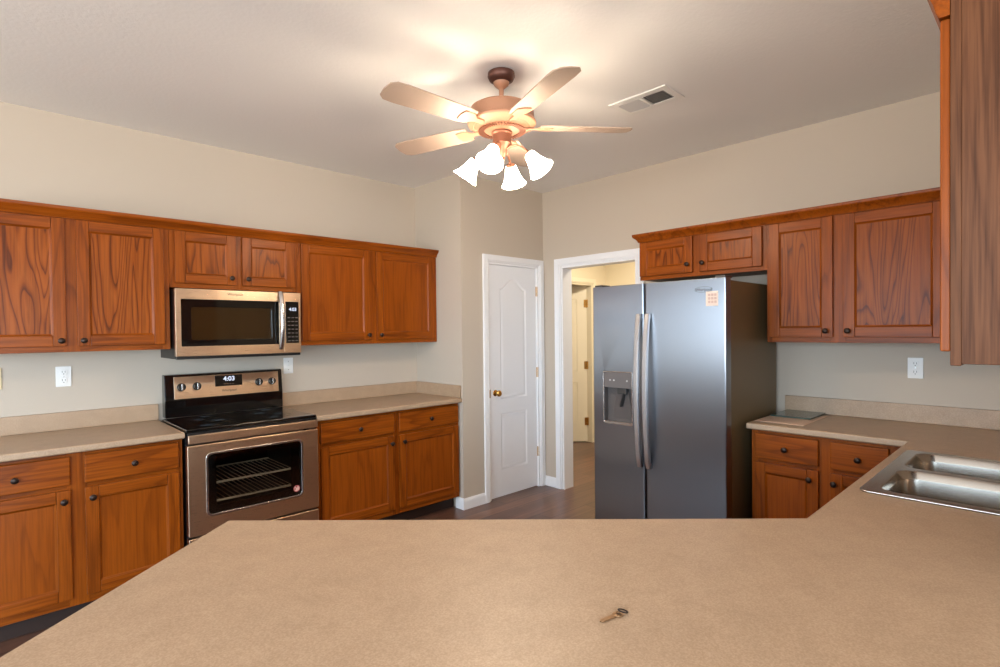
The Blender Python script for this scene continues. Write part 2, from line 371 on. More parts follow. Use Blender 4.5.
# ------------------------------------------------------------------ panelled doors
def arch(x0, x1, z0, z1, rise):
    pts = [(x0, z0), (x1, z0), (x1, z1)]
    n = 20
    for i in range(1, n):
        u = i / n; k = rise * (.5 - .5 * math.cos(2 * math.pi * u)) ** .85
        pts.append((x1 + (x0 - x1) * u, z1 + k))
    pts.append((x0, z1)); return pts
def inset(pts, d):
    n = len(pts); out = []
    for i in range(n):
        p, q, r = Vector(pts[i - 1]), Vector(pts[i]), Vector(pts[(i + 1) % n])
        a = (q - p).normalized(); b = (r - q).normalized(); na = Vector((-a.y, a.x)); nb = Vector((-b.y, b.x)); m = (na + nb); m = m / max(m.dot(na), .3)
        out.append(tuple(q + m * d))
    return out
def panel_door(root, w, h, m, panels, th=.035):
    o = part('door_slab', m, root, lambda b: box(b, (0, 0, .008), (w, th, h), .002))
    def cutter(b):
        for (x0, x1, z0, z1, rise) in panels: extr(b, [arch(x0, x1, z0, z1, rise)], -.013, .02, 0, 0, front(0))
    cut(o, cutter)
    bm = tmp(); bm.from_mesh(o.data)
    for (x0, x1, z0, z1, rise) in panels:
        a = arch(x0, x1, z0, z1, rise)
        loops = [(a, 0.), (inset(a, .012), -.006), (inset(a, .020), -.006), (inset(a, .046), -.0005)]
        t = tmp(); rings = [[t.verts.new((p[0], -d if d else 0, p[1])) for p in l] for l, d in loops]
        for A, B in zip(rings, rings[1:]):
            for i in range(len(A)): t.faces.new((A[i], A[(i + 1) % len(A)], B[(i + 1) % len(A)], B[i]))
        t.faces.new(rings[-1]); bmesh.ops.recalc_face_normals(t, faces=t.faces)
        # make normals face -y
        for f in t.faces:
            if f.normal.y > 0: f.normal_flip()
        put(bm, t)
    bm.to_mesh(o.data); bm.free(); o.data.shade_smooth(); o.data.set_sharp_from_angle(angle=R(25))
    return o
d1 = thing('door_1', 'white pantry door with arched upper panel and brass knob', 'door', (3.125, PY + .015, 0)); d1['kind'] = 'structure'
DW = .60
panel_door(d1, DW, 2.03, DOORP, [(.135, DW - .135, .24, .735, 0), (.135, DW - .135, .86, 1.83, .09)])
KN = [(.0, 0), (.026, 0), (.028, .004), (.024, .008), (.011, .012), (.010, .028), (.018, .034), (.027, .044), (.027, .054), (.02, .062), (0, .064)]
part('door_knob', BRASS, d1, lambda b: lathe(b, KN, Matrix.Translation((.068, 0, .92)) @ FRONT, 24), label='polished brass knob')
def strike(b): box(b, (-.012, -.016, .885), (-.001, -.006, .955), .001)
part('latch_plate', BRASS, d1, strike)
for z in (.33, 1.07, 1.82):
    def hg(b, z=z):
        tube(b, [(DW + .008, -.009, z - .045), (DW + .008, -.009, z + .045)], .007, 10); box(b, (DW - .002, -.004, z - .045), (DW + .004, .002, z + .045))
    part('hinge', BRASS, d1, hg)
d2 = thing('door_2', 'cream panelled door standing ajar in the hallway with three brass hinges', 'door', (5.655, HY + .075, 0), R(180 - 44)); d2['kind'] = 'structure'
panel_door(d2, .76, 2.03, HDOOR, [(.12, .34, .24, .78, 0), (.42, .64, .24, .78, 0), (.12, .34, .92, 1.86, 0), (.42, .64, .92, 1.86, 0)])
for c in [q for q in COL.objects if q.parent == d2]:
    c.data.transform(Matrix.Diagonal((1, -1, 1, 1))); c.data.flip_normals()
for z in (.27, 1.0, 1.80):
    def hg2(b, z=z):
        tube(b, [(-.006, .006, z - .05), (-.006, .006, z + .05)], .012, 10); box(b, (-.02, .001, z - .05), (.035, .004, z + .05), .001)
    part('hinge', BRASS, d2, hg2)

# ------------------------------------------------------------------ cabinets (local: x right, -y to the room, back at y=0)
KNOB = [(0, 0), (.0085, 0), (.006, .004), (.0055, .012), (.012, .016), (.0155, .021), (.0155, .025), (.011, .029), (0, .030)]
def knob(parent, x, y, z): return part('knob', BRONZE, parent, lambda b: lathe(b, KNOB, Matrix.Translation((x, y, z)) @ FRONT, 16))
def cab_door(root, x0, x1, z0, z1, yf, kx=None, kz=None, st=.057, th=.019, pm=None):
    y0 = yf - th
    def f(b):
        box(b, (x0, y0, z0), (x0 + st, yf, z1), .004, 0); box(b, (x1 - st, y0, z0), (x1, yf, z1), .004, 0)
        box(b, (x0 + st, y0, z0), (x1 - st, yf, z0 + st), .004, 1); box(b, (x0 + st, y0, z1 - st), (x1 - st, yf, z1), .004, 1)
        a = [(x0 + st, z0 + st), (x1 - st, z0 + st), (x1 - st, z1 - st), (x0 + st, z1 - st)]; i = .009
        c = [(x0 + st + i, z0 + st + i), (x1 - st - i, z0 + st + i), (x1 - st - i, z1 - st - i), (x0 + st + i, z1 - st - i)]
        t = tmp(); A = [t.verts.new((p[0], y0 + .002, p[1])) for p in a]; C = [t.verts.new((p[0], y0 + .009, p[1])) for p in c]
        for k in range(4):
            q = t.faces.new((A[k], A[(k + 1) % 4], C[(k + 1) % 4], C[k])); q.material_index = 1 if k % 2 == 0 else 0
        q = t.faces.new(C); q.material_index = 2
        bmesh.ops.recalc_face_normals(t, faces=t.faces)
        for q in t.faces:
            if q.normal.y > 0: q.normal_flip()
        put(b, t, keep=True)
    d = part('door', [OAKV, OAKH, pm or OAKP], root, f, 30)
    if kx is not None: knob(d, kx, y0 + .001, kz)
    return d
def drawer(root, x0, x1, z0, z1, yf, kx=None, th=.019):
    d = part('drawer_front', [OAKH], root, lambda b: box(b, (x0, yf - th, z0), (x1, yf, z1), .006, 0, 3), 30)
    if kx is not None: knob(d, kx, yf - th + .001, (z0 + z1) / 2 - .004)
    return d
def face_frame(root, w, z0, z1, yf, cols, rows, th=.019, mats=None):
    """cols: door columns (x0,x1); rows: (z0,z1)"""
    e = .012
    def f(b):
        vb = [(0, cols[0][0] + e)] + [(a[1] - e, c[0] + e) for a, c in zip(cols, cols[1:])] + [(cols[-1][1] - e, w)]
        for a, c in vb: box(b, (a, yf, z0), (c, yf + th, z1), .001, 0, 1)
        hb = [(z0, rows[0][0] + e)] + [(a[1] - e, c[0] + e) for a, c in zip(rows, rows[1:])] + [(rows[-1][1] - e, z1)]
        for (p, q), (r_, s) in zip(vb, vb[1:]):
            for a, c in hb: box(b, (q, yf + .0005, a), (r_, yf + th, c), .001, 1, 1)
    part('face_frame', mats or [OAKV, OAKH], root, f, 30)
def upper(label, loc, rz, w, depth, z0, z1, doors, cat='cabinet', group=None, ff=None):
    r = thing('wall_cabinet', label, cat, loc, rz, group); yf = -depth
    def body(b): box(b, (0, yf + .019, z0 + .004), (w, -.002, z1), .001, 0, 1)
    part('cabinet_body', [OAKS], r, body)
    face_frame(r, w, z0, z1, yf, [d[:2] for d in doors], [(doors[0][2], doors[0][3])], mats=ff)
    for x0, x1, a, c, kx, kz in doors: cab_door(r, x0, x1, a, c, yf, kx, kz, pm=OAKPL if 'plain' in label else None)
    return r
def base(label, loc, rz, w, cols, depth=.59, top=.875, btop=None, dz=(.143, .690), wz=(.714, .856), body_w=None):
    r = thing('base_cabinet', label, 'cabinet', loc, rz); yf = -depth
    def body(b): box(b, (0, yf + .019, .10), (body_w or w, -.002, btop or top), .001, 0, 1)
    part('cabinet_body', [OAKS], r, body)
    part('toe_kick', TOE, r, lambda b: box(b, (.0, yf + .075, 0), (body_w or w, -.01, .10)))
    face_frame(r, w, .10, top, yf, [c[:2] for c in cols], [dz, wz])
    for x0, x1, kx in cols:
        cab_door(r, x0, x1, dz[0], dz[1], yf, kx, .638, pm=OAKPL); drawer(r, x0, x1, wz[0], wz[1], yf, (x0 + x1) / 2)
    return r
ZB, ZT = 1.371, 2.13
D0, D1 = 1.402, 2.088
UG, BG = None, None
LX = -.145
UD = .304
# stove wall
upper('oak wall cabinet with two tall doors left of the microwave', (LX, YA, 0), 0, .815 - LX - .001, UD, ZB, ZT,
      [(-.095 - LX, .325 - LX, D0, D1, .301 - LX, 1.432), (.372 - LX, .786 - LX, D0, D1, .397 - LX, 1.432)])
upper('short oak wall cabinet with two small doors above the microwave', (.815, YA, 0), 0, .782, UD, 1.744, ZT,
      [(.843 - .815, 1.192 - .815, 1.772, D1, 1.16 - .815, 1.815), (1.229 - .815, 1.573 - .815, 1.772, D1, 1.26 - .815, 1.815)])
upper('oak wall cabinet with two plain doors right of the microwave', (1.598, YA, 0), 0, 1.216, UD, ZB, ZT,
      [(1.623 - 1.598, 2.170 - 1.598, D0, D1, 2.145 - 1.598, 1.438), (2.224 - 1.598, 2.778 - 1.598, D0, D1, 2.252 - 1.598, 1.438)])
base('oak base cabinet with two drawers and doors left of the stove', (LX, YA, 0), 0, .799 - LX, [(-.112 - LX, .302 - LX, .274 - LX), (.358 - LX, .779 - LX, .388 - LX)])
base('oak base cabinet with two drawers and doors between stove and pantry', (1.590, YA, 0), 0, 1.216, [(1.612 - 1.59, 2.185 - 1.59, 2.155 - 1.59), (2.228 - 1.59, 2.795 - 1.59, 2.262 - 1.59)])
# refrigerator wall
RB = R(-90)
upper('short oak wall cabinet with two small doors above the refrigerator', (XB, 2.149, 0), RB, .887, UD + .018, 1.815, ZT,
      [(2.149 - 2.143, 2.149 - 1.738, 1.842, D1, 2.149 - 1.768, 1.898), (2.149 - 1.690, 2.149 - 1.286, 1.842, D1, 2.149 - 1.662, 1.898)])
upper('oak wall cabinet with two tall strongly grained doors right of the refrigerator', (XB, 1.261, 0), RB, 1.06, UD + .018, ZB, ZT,
      [(1.261 - 1.243, 1.261 - .902, D0, D1, 1.261 - .934, 1.438), (1.261 - .852, 1.261 - .40, D0, D1, 1.261 - .826, 1.438)])
base('oak base cabinet with two narrow drawers right of the refrigerator', (XB, 1.252, 0), RB, .75, [(1.252 - 1.230, 1.252 - .902, 1.252 - .943), (1.252 - .847, 1.252 - .590, 1.252 - .826)])
# sink wall
upper('near oak wall cabinet at the right edge showing its brown veneer side', (2.05, YC, 0), R(180), .49, UD, ZB, 2.25,
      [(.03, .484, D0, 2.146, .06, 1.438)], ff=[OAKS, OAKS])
base('oak base cabinet below the double sink', (3.05, YC, 0), R(180), 1.28, [(.12, .62, .59), (.66, 1.16, .69)], btop=.70)

CP = [(.001, 2.092), (.010, 2.092), (.014, 2.104), (.024, 2.118), (.037, 2.128), (.042, 2.138), (.042, 2.151), (-.02, 2.151), (-.02, 2.131), (.001, 2.131)]
def top(name, label, cat, mats, fn, smooth=30):
    o = part(name, mats, None, fn, smooth); o['label'] = label; o['category'] = cat; return o
yU = YA - UD
top('crown_molding', 'dark oak crown molding topping the stove wall cabinets', 'molding', OAKH, lambda b: sweep(b, [((LX, YA - .003), (-1, 0)), ((LX, yU), (-1, -1)), ((2.770, yU), (0, -1)), ((2.770, yU), (0, -1))][0:3], CP) if False else sweep(b, [((LX, yU), (0, -1)), ((2.8145, yU), (0, -1))], CP))
xU = XB - UD - .018
top('crown_molding', 'dark oak crown molding topping the cabinets over the refrigerator', 'molding', oak('oak_along', 'v', OD, OM, OL, 5.) if False else OAKH,
    lambda b: sweep(b, [((XB - .003, 2.149), (0, 1)), ((xU, 2.149), (-1, 1)), ((xU, .22), (-1, 0))], CP))
CPN = [(.001, 2.150), (.021, 2.150), (.026, 2.163), (.030, 2.182), (.040, 2.208), (.050, 2.232), (.054, 2.245), (.054, 2.265), (-.02, 2.265), (-.02, 2.251), (.001, 2.251)]
top('crown_molding', 'oak crown molding topping the near cabinet at the right edge', 'molding', OAKH,
    lambda b: sweep(b, [((1.5605, YC + UD), (0, 1)), ((2.05, YC + UD), (0, 1))], CPN))

# ------------------------------------------------------------------ countertops
CT0, CT1 = .876, .914
def ctop(name, label, loops, splash, bev=.010):
    o = top(name, label, 'countertop', LAM, lambda b: extr(b, loops, CT0, CT1, bev, 0, None, 3), 50)
    part('backsplash', LAM, o, splash)
    return o
fy = YA - .635
ctop('countertop', 'beige laminate countertop left of the stove', [[(LX, fy), (.803, fy), (.803, YA - .002), (LX, YA - .002)]],
     lambda b: box(b, (LX, YA - .021, CT1 + .0005), (.803, YA - .001, 1.016), .003))
def spl2(b):
    box(b, (1.574, YA - .021, CT1 + .0005), (PX - .022, YA - .001, 1.016), .003); box(b, (PX - .021, fy + .01, CT1 + .0005), (PX - .001, YA - .001, 1.016), .003)
ctop('countertop', 'beige laminate countertop between stove and pantry wall', [[(1.574, fy), (PX - .002, fy), (PX - .002, YA - .002), (1.574, YA - .002)]], spl2)
SKX0, SKX1, SKY0, SKY1 = 2.086, 2.905, -.082, .470
CI = .510
pen_l = (.510, 1.697); e1 = Vector((-.751, -.660)).normalized() * .95
pen_b = (pen_l[0] + e1.x, pen_l[1] + e1.y); kx_ = pen_b[0] + (pen_b[1] - (YC + .002))
pen = [(XB - .002, 1.266), (XB - .635, 1.266), (XB - .635, CI), (1.697, CI), pen_l, pen_b, (kx_, YC + .002), (XB - .002, YC + .002)]
hole = [(SKX0 + .015, SKY0 + .015), (SKX1 - .015, SKY0 + .015), (SKX1 - .015, SKY1 - .015), (SKX0 + .015, SKY1 - .015)]
def spl3(b):
    box(b, (XB - .021, YC + .022, CT1 + .0005), (XB - .001, 1.262, 1.016), .003); box(b, (1.56, YC + .001, CT1 + .0005), (XB - .001, YC + .021, 1.016), .003)
ctop('countertop', 'large beige laminate peninsula countertop in the foreground holding the sink', [pen, hole], spl3)
pb = thing('base_cabinet', 'oak peninsula base beneath the foreground countertop', 'cabinet')
ex = Vector((1, -1)).normalized(); ey = Vector((-1, -1)).normalized()
def pbody(b):
    A = Vector(pen_l) + ex * .06 + ey * .03; B = Vector((1.697, CI)) + ey * .03 + ex * -.02
    q = [A, B, B + Vector((-.10, -.10)) + ex * .0, B + ey * .55, A + ey * .55]
    extr(b, [[tuple(q[0]), tuple(q[1]), tuple(q[3]), tuple(q[4])]], .10, .874, 0); 
part('cabinet_body', OAKS, pb, pbody)
def ptoe(b):
    A = Vector(pen_l) + ex * .07 + ey * .10; B = Vector((1.697, CI)) + ey * .10 + ex * -.03
    extr(b, [[tuple(A), tuple(B), tuple(B + ey * .45), tuple(A + ey * .45)]], 0, .10, 0)
part('toe_kick', TOE, pb, ptoe)

# ------------------------------------------------------------------ sink
sk = thing('sink', 'stainless steel double bowl sink set into the peninsula countertop', 'sink', (0, 0, 0))
b1 = rrect(2.128, 2.487, .03, .425, .06); b2 = rrect(2.533, 2.865, .03, .425, .06)
part('rim', SINKM, sk, lambda b: extr(b, [rrect(SKX0, SKX1, SKY0, SKY1, .03), b1, b2], CT1 + .0008, CT1 + .008, .003), 50)
def bowl(b, lp):
    t = tmp(); cx = sum(p[0] for p in lp) / len(lp); cy = sum(p[1] for p in lp) / len(lp)
    lv = [(0, CT1 + .006), (.004, CT1), (.010, CT1 - .02), (.022, CT1 - .13), (.034, CT1 - .155), (.06, CT1 - .165)]
    rings = []
    for i, z in lv: rings.append([t.verts.new((q[0], q[1], z)) for q in [(p[0] + (cx - p[0]) * i / .17, p[1] + (cy - p[1]) * i / .2) for p in lp]])
    for A, B in zip(rings, rings[1:]):
        for k in range(len(A)): t.faces.new((A[k], B[k], B[(k + 1) % len(A)], A[(k + 1) % len(A)]))
    t.faces.new(rings[-1]); bmesh.ops.recalc_face_normals(t, faces=t.faces)
    for f in t.faces:
        if f.normal.z < -.2: f.normal_flip()
    put(b, t)
for lp in (b1, b2):
    w_ = part('bowl', SINKM, sk, lambda b: bowl(b, lp), 60)
    cx = sum(p[0] for p in lp) / len(lp); cy = sum(p[1] for p in lp) / len(lp)
    part('drain', CHROME, w_, lambda b: lathe(b, [(0, 0), (.018, 0), (.022, .002), (.04, .004), (.044, .002), (.044, 0)], Matrix.Translation((cx, cy, CT1 - .164)), 24))

# ------------------------------------------------------------------ refrigerator (local x right, -y to the room)
FRX, FRY = 3.00, 2.217
fr_ = thing('refrigerator', 'tall stainless steel side-by-side refrigerator with dark brown sides and ice dispenser', 'refrigerator', (FRX, FRY, 0), RB)
FW = .915; SEAM = .398
part('cabinet_body', FSIDE, fr_, lambda b: box(b, (.004, .068, .02), (FW - .004, .775, 1.735), .006))
part('foot_grille', BLACKP, fr_, lambda b: [box(b, (.01, .03, .004), (FW - .01, .067, .07), .002)] + [box(b, (.03, .026, .012 + i * .012), (FW - .03, .031, .018 + i * .012)) for i in range(4)])
def fdoor(x0, x1):
    def f(b):
        extr(b, [[(x0, .062), (x0, .012), (x0 + .004, .004), (x0 + .012, 0.0), (x1 - .012, 0.0), (x1 - .004, .004), (x1, .012), (x1, .062)][::-1]], .075, 1.747, .004)
    return f
fz = part('freezer_door', STEELV, fr_, fdoor(0, SEAM - .004), 30)
dx0, dx1, dz0, dz1 = .084, .308, .838, 1.182
cut(fz, lambda b: extr(b, [rrect(dx0, dx1, dz0, dz1, .014)], 0, .12, 0, 0, front(.048)))
rd = part('refrigerator_door', STEELV, fr_, fdoor(SEAM + .004, FW), 30)
def dispF(b): 
    extr(b, [rrect(dx0 - .004, dx1 + .004, dz0 - .004, dz1 + .004, .016), rrect(dx0 + .006, dx1 - .006, dz0 + .008, dz1 - .006, .012)], -.002, .05, .001, 0, front(.046) )
def disp(b):
    box(b, (dx0, .044, dz0), (dx1, .047, dz1), 0, 0)                       # back of the niche
    box(b, (dx0 + .001, .002, dz0), (dx0 + .007, .045, dz1), 0, 0); box(b, (dx1 - .007, .002, dz0), (dx1 - .001, .045, dz1), 0, 0)
    t = tmp(); vs = [t.verts.new(p) for p in ((dx0 + .05, .043, dz0 + .03), (dx1 - .02, .043, dz0 + .03), (dx1 - .05, .03, dz1 - .13), (dx0 + .09, .03, dz1 - .13))]; t.faces.new(vs); put(b, t, 0)
dp = part('dispenser_niche', mat('dispenser_grey', srgb(96, 90, 88), .4, .3), fz, disp)
part('dispenser_trim', CHROME, dp, lambda b: extr(b, [rrect(dx0 - .003, dx1 + .003, dz0 - .003, dz1 + .003, .016), rrect(dx0 + .004, dx1 - .004, dz0 + .005, dz1 - .004, .012)], 0, .006, .0015, 0, front(.003)))
pn = part('dispenser_panel', mat('dispenser_panel_grey', srgb(122, 118, 118), .35, .5), dp, lambda b: box(b, (dx0 + .005, -.001, 1.075), (dx1 - .005, .044, dz1 - .005), .003))
for x in (dx0 + .055, dx0 + .085, dx0 + .185):
    part('indicator_light', LEDW, dp, lambda b: lathe(b, [(0, 0), (.0045, 0), (.0045, .001), (0, .001)], Matrix.Translation((x, -.001, 1.125)) @ FRONT, 10))
def paddle(b):
    box(b, (dx0 + .10, .012, 1.035), (dx0 + .17, .044, 1.076), .004); tube(b, [(dx0 + .15, .02, 1.04), (dx0 + .135, .018, .99), (dx0 + .125, .022, .955)], [.016, .018, .02], 8, 0, .4)
part('dispenser_paddle', DKGREY, dp, paddle)
def grid(b):
    box(b, (dx0 + .008, .002, dz0 + .006), (dx1 - .008, .044, dz0 + .014), .001)
part('drip_tray', CHROME, dp, grid)
def fh(x, s):
    def f(b):
        t = tmp(); rings = []
        for i in range(25):
            u = i / 24; z = 1.555 - u * .965; q = math.sin(math.pi * u) ** .7; y = -.020 - .040 * q
            rings.append([t.verts.new((x + a_, y + b_, z)) for a_, b_ in ((-.016, .012), (-.016, -.006), (-.011, -.011), (.011, -.011), (.016, -.006), (.016, .012))])
        for A, B in zip(rings, rings[1:]):
            for k in range(6): t.faces.new((A[k], A[(k + 1) % 6], B[(k + 1) % 6], B[k]))
        t.faces.new(rings[0]); t.faces.new(rings[-1]); bmesh.ops.recalc_face_normals(t, faces=t.faces); put(b, t)
        for z in (1.540, .605): box(b, (x - .010, -.018, z - .014), (x + .010, .002, z + .014), .003)
    return f
part('handle', HANDLE, fz, fh(.372, 1)); part('handle', HANDLE, rd, fh(.433, -1))
def hcap(x0, x1): return lambda b: box(b, (x0, .015, 1.7475), (x1, .11, 1.760), .003)
part('hinge_cover', DKGREY, fr_, hcap(.01, .07)); part('hinge_cover', DKGREY, fr_, hcap(FW - .07, FW - .01))
def sticker(b): box(b, (.835 - .036, -.0012, 1.588), (.835 + .036, -.0004, 1.672), .0003)
def stk(b): sticker(b)
sm = mat('sticker_paper', srgb(226, 208, 196), .6)
st_ = part('sticker', sm, rd, stk, label='small cream square sticker')
def stp(b):
    for i in range(3):
        for j in range(3): box(b, (.812 + i * .018, -.0018, 1.604 + j * .02), (.826 + i * .018, -.0012, 1.618 + j * .02))
part('print', mat('sticker_print', srgb(196, 168, 158), .6), st_, stp)
def fbadge(b):
    text(b, 'Whirlpool', .024, front(-.0008) @ Matrix.Translation((.785, 1.683, 0)), 0)
    t = tmp(); pts = []
    for i in range(40):
        a = 2 * math.pi * i / 40; pts.append((.785 + .052 * math.cos(a), -.001, 1.684 + .016 * math.sin(a)))
    tube(b, pts + [pts[0]], .0008, 6)
part('brand_badge', BADGE, rd, fbadge)

# ------------------------------------------------------------------ microwave
mw = thing('microwave', 'stainless over-the-range microwave hanging above the stove', 'microwave', (.822, YA, 0))
MWW, MZ0, MZ1, MF = .757, 1.309, 1.733, -.399
part('microwave_body', BLACKP, mw, lambda b: box(b, (.002, MF + .035, MZ0 + .002), (MWW - .002, -.002, MZ1 - .001), .003))
SX = .640
def mdoor(b): extr(b, [rrect(0, SX - .001, MZ0 + .018, MZ1, .004), rrect(.030, .612, 1.386, 1.671, .006)], 0, .033, .0015, 0, front(MF + .034))
md_ = part('microwave_door', STEEL, mw, mdoor)
def wbord(b): extr(b, [rrect(.029, .613, 1.385, 1.672, .006), rrect(.085, .565, 1.425, 1.625, .012)], 0, .02, .001, 0, front(MF + .028))
part('window_border', BLACKG, md_, wbord)
part('window_glass', MWGL, md_, lambda b: box(b, (.083, MF + .018, 1.423), (.567, MF + .020, 1.627)))
part('cooking_cavity', mat('cavity', srgb(190, 164, 130), .5), mw, lambda b: box(b, (.08, MF + .0295, 1.42), (.57, MF + .034, 1.63)))
def mpan(b): extr(b, [rrect(SX + .001, MWW, MZ0 + .018, MZ1, .004)], 0, .033, .0015, 0, front(MF + .034))
mp_ = part('control_column', STEEL, mw, mpan)
def keypad(b): extr(b, [rrect(SX + .013, MWW - .014, 1.392, 1.672, .004)], 0, .003, .001, 0, front(MF + .003))
kp = part('control_panel', BLACKG, mp_, keypad)
def keys(b):
    for r_ in range(7):
        for c_ in range(3): box(b, (SX + .026 + c_ * .026, MF - .0012, 1.405 + r_ * .026), (SX + .044 + c_ * .026, MF - .0004, 1.412 + r_ * .026))
part('keypad_marks', mat('key_marks', srgb(88, 78, 70), .5), kp, keys)
part('clock_digits', LED, kp, lambda b: text(b, '4:03', .030, front(MF - .0008) @ Matrix.Translation((SX + .062, 1.620, 0)), 0, .0004, bold=.0006))
def mh(b):
    pts = []
    for i in range(21):
        u = i / 20; q = math.sin(math.pi * u); pts.append((.618, MF - .006 - .040 * q ** .7, 1.735 - u * .380))
    tube(b, pts, .0145, 10, 0, .6, None, (0, 1, 0))
part('handle', CHROME, md_, mh)
part('brand_badge', BADGE, md_, lambda b: text(b, 'Whirlpool', .022, front(MF - .001) @ Matrix.Translation((.335, 1.707, 0))))
def vent(b):
    box(b, (.004, MF + .004, MZ0), (MWW - .004, MF + .034, MZ0 + .017), .002)
part('vent_grille', BLACKP, mw, vent)

# ------------------------------------------------------------------ range
rg = thing('stove', 'stainless electric range with black glass cooktop and lit clock', 'stove', (.808, YA, 0))
RW = .760; DF = -.659
part('stove_body', BLACKP, rg, lambda b: box(b, (.003, -.615, .03), (RW - .003, -.02, .905), .003))
part('cooktop', BLACKG, rg, lambda b: box(b, (0, -.640, .9055), (RW, -.085, .924), .005, 0, 3))
ctp = [q for q in COL.objects if q.name.startswith('cooktop')][-1]
def burn(cx, cy, r):
    def f(b):
        for rr in (r, r * .62):
            lathe(b, [(rr, 0), (rr, .0004), (rr - .003, .0004), (rr - .003, 0)], Matrix.Translation((cx, cy, .9241)), 40, 0, False)
    return f
for cx, cy, r_ in ((.19, -.46, .115), (.57, -.46, .09), (.19, -.22, .08), (.57, -.22, .10)): part('burner_ring', mat('burner_mark', srgb(24, 24, 25), .2) if 'burner_mark' not in bpy.data.materials else bpy.data.materials['burner_mark'], ctp, burn(cx, cy, r_))
def guard(b):
    t = tmp(); pr = [(-.085, .925), (-.085, 1.035), (-.070, 1.196), (-.055, 1.200), (-.012, 1.200), (-.012, .925)]
    A = [t.verts.new((.018, y, z)) for y, z in pr]; B = [t.verts.new((RW + .003, y, z)) for y, z in pr]
    for i in range(len(pr)): t.faces.new((A[i], A[(i + 1) % len(pr)], B[(i + 1) % len(pr)], B[i]))
    t.faces.new(A); t.faces.new(B); bmesh.ops.recalc_face_normals(t, faces=t.faces); bmesh.ops.bevel(t, geom=list(t.edges), offset=.003, segments=2, affect='EDGES'); put(b, t)
gd = part('backguard', BLACKG, rg, guard)
TL = math.atan2(.015, .161)
PM = Matrix.Translation((0, -.0855, 1.035)) @ Matrix.Rotation(-TL, 4, 'X')      # local x, z up the sloped face
PMF = PM @ FRONT
cp = part('control_panel', STEEL, gd, lambda b: extr(b, [rrect(.070, .735, .006, .150, .003)], 0, .003, .001, 0, PMF))
dsp = part('display', BLACKG, cp, lambda b: extr(b, [rrect(.313, .487, .070, .143, .002)], .003, .0042, .0004, 0, PMF))
part('clock_digits', LED, dsp, lambda b: text(b, '4:03', .043, PMF @ Matrix.Translation((.402, .118, .0048)), 0, .0004, bold=.001))
part('button_marks', mat('button_marks', srgb(150, 120, 100), .5), dsp, lambda b: [box(b, (.37 + i * .017, .0818 + 0, -.0052), (.378 + i * .017, .0845, -.0044), M=PM @ Matrix.Rotation(R(90), 4, 'X') @ Matrix.Diagonal((1, 1, -1, 1))) for i in range(4)])
part('brand_badge', BADGE, cp, lambda b: text(b, 'Whirlpool', .022, PMF @ Matrix.Translation((.40, .040, .0036))))
for x in (.112, .203, .598, .688):
    k = part('control_knob', BLACKP, cp, lambda b: lathe(b, [(0, .003), (.026, .003), (.026, .008), (.022, .012), (.021, .026), (.018, .029), (0, .029)], PMF @ Matrix.Translation((x, .082, 0)), 28))
    part('knob_grip', CHROME, k, lambda b: box(b, (x - .005, .062, .0285), (x + .005, .102, .034), .0015, M=PMF))
part('front_trim', BLACKP, rg, lambda b: box(b, (.004, -.645, .838), (RW - .004, -.614, .905), .002))
part('oven_handle', STEEL, rg, lambda b: [box(b, (.004, -.668, .845), (RW - .004, -.646, .893), .004, 0, 3)])
def odoor(b): extr(b, [rrect(0, RW, .322, .834, .008), rrect(.098, .652, .423, .778, .03)], 0, .043, .004, 0, front(-.616))
od = part('oven_door', STEEL, rg, odoor)
def otrim(b): extr(b, [rrect(0.092, .658, .417, .784, .034), rrect(.104, .646, .429, .772, .026)], 0, .006, .002, 0, front(DF + .002))
part('window_trim', CHROME, od, otrim)
def oborder(b): extr(b, [rrect(.097, .653, .422, .779, .03), rrect(.150, .585, .468, .745, .01)], 0, .004, 0, 0, front(-.640))
part('window_border', BLACKG, od, oborder)
part('window_glass', OVENGL, od, lambda b: box(b, (.10, -.650, .425), (.65, -.648, .776)))
cut([q for q in COL.objects if q.parent == rg and q.name.startswith('stove_body')][0], lambda b: box(b, (.13, -.70, .45), (.605, -.20, .76)))
for z in (.600, .495):
    def rack(b, z=z):
        tube(b, [(.135, -.636, z), (.60, -.636, z)], .007, 8); tube(b, [(.135, -.23, z), (.60, -.23, z)], .005, 8)
        for i in range(16): tube(b, [(.145 + i * .03, -.63, z), (.145 + i * .03, -.23, z)], .0022, 6)
    part('oven_rack', RACKM, rg, rack)
def ostk(b): lathe(b, [(0, 0), (.021, 0), (.021, .0008), (0, .0008)], front(-.6505) @ Matrix.Translation((.617, .470, 0)), 28)
os_ = part('sticker', mat('round_sticker', srgb(222, 184, 170), .5), od, ostk, label='round red and cream sticker')
def ostr(b):
    lathe(b, [(.017, 0), (.021, 0), (.021, .0006), (.017, .0006)], front(-.6514) @ Matrix.Translation((.617, .470, 0)), 28, 0, False); box(b, (.611, -.6520, .476), (.621, -.6514, .487)); box(b, (.603, -.6520, .462), (.610, -.6514, .474))
part('print', mat('sticker_red', srgb(170, 66, 66), .5), os_, ostr)
part('storage_drawer', STEEL, rg, lambda b: box(b, (0, DF, .06), (RW, -.616, .310), .006, 0, 3))

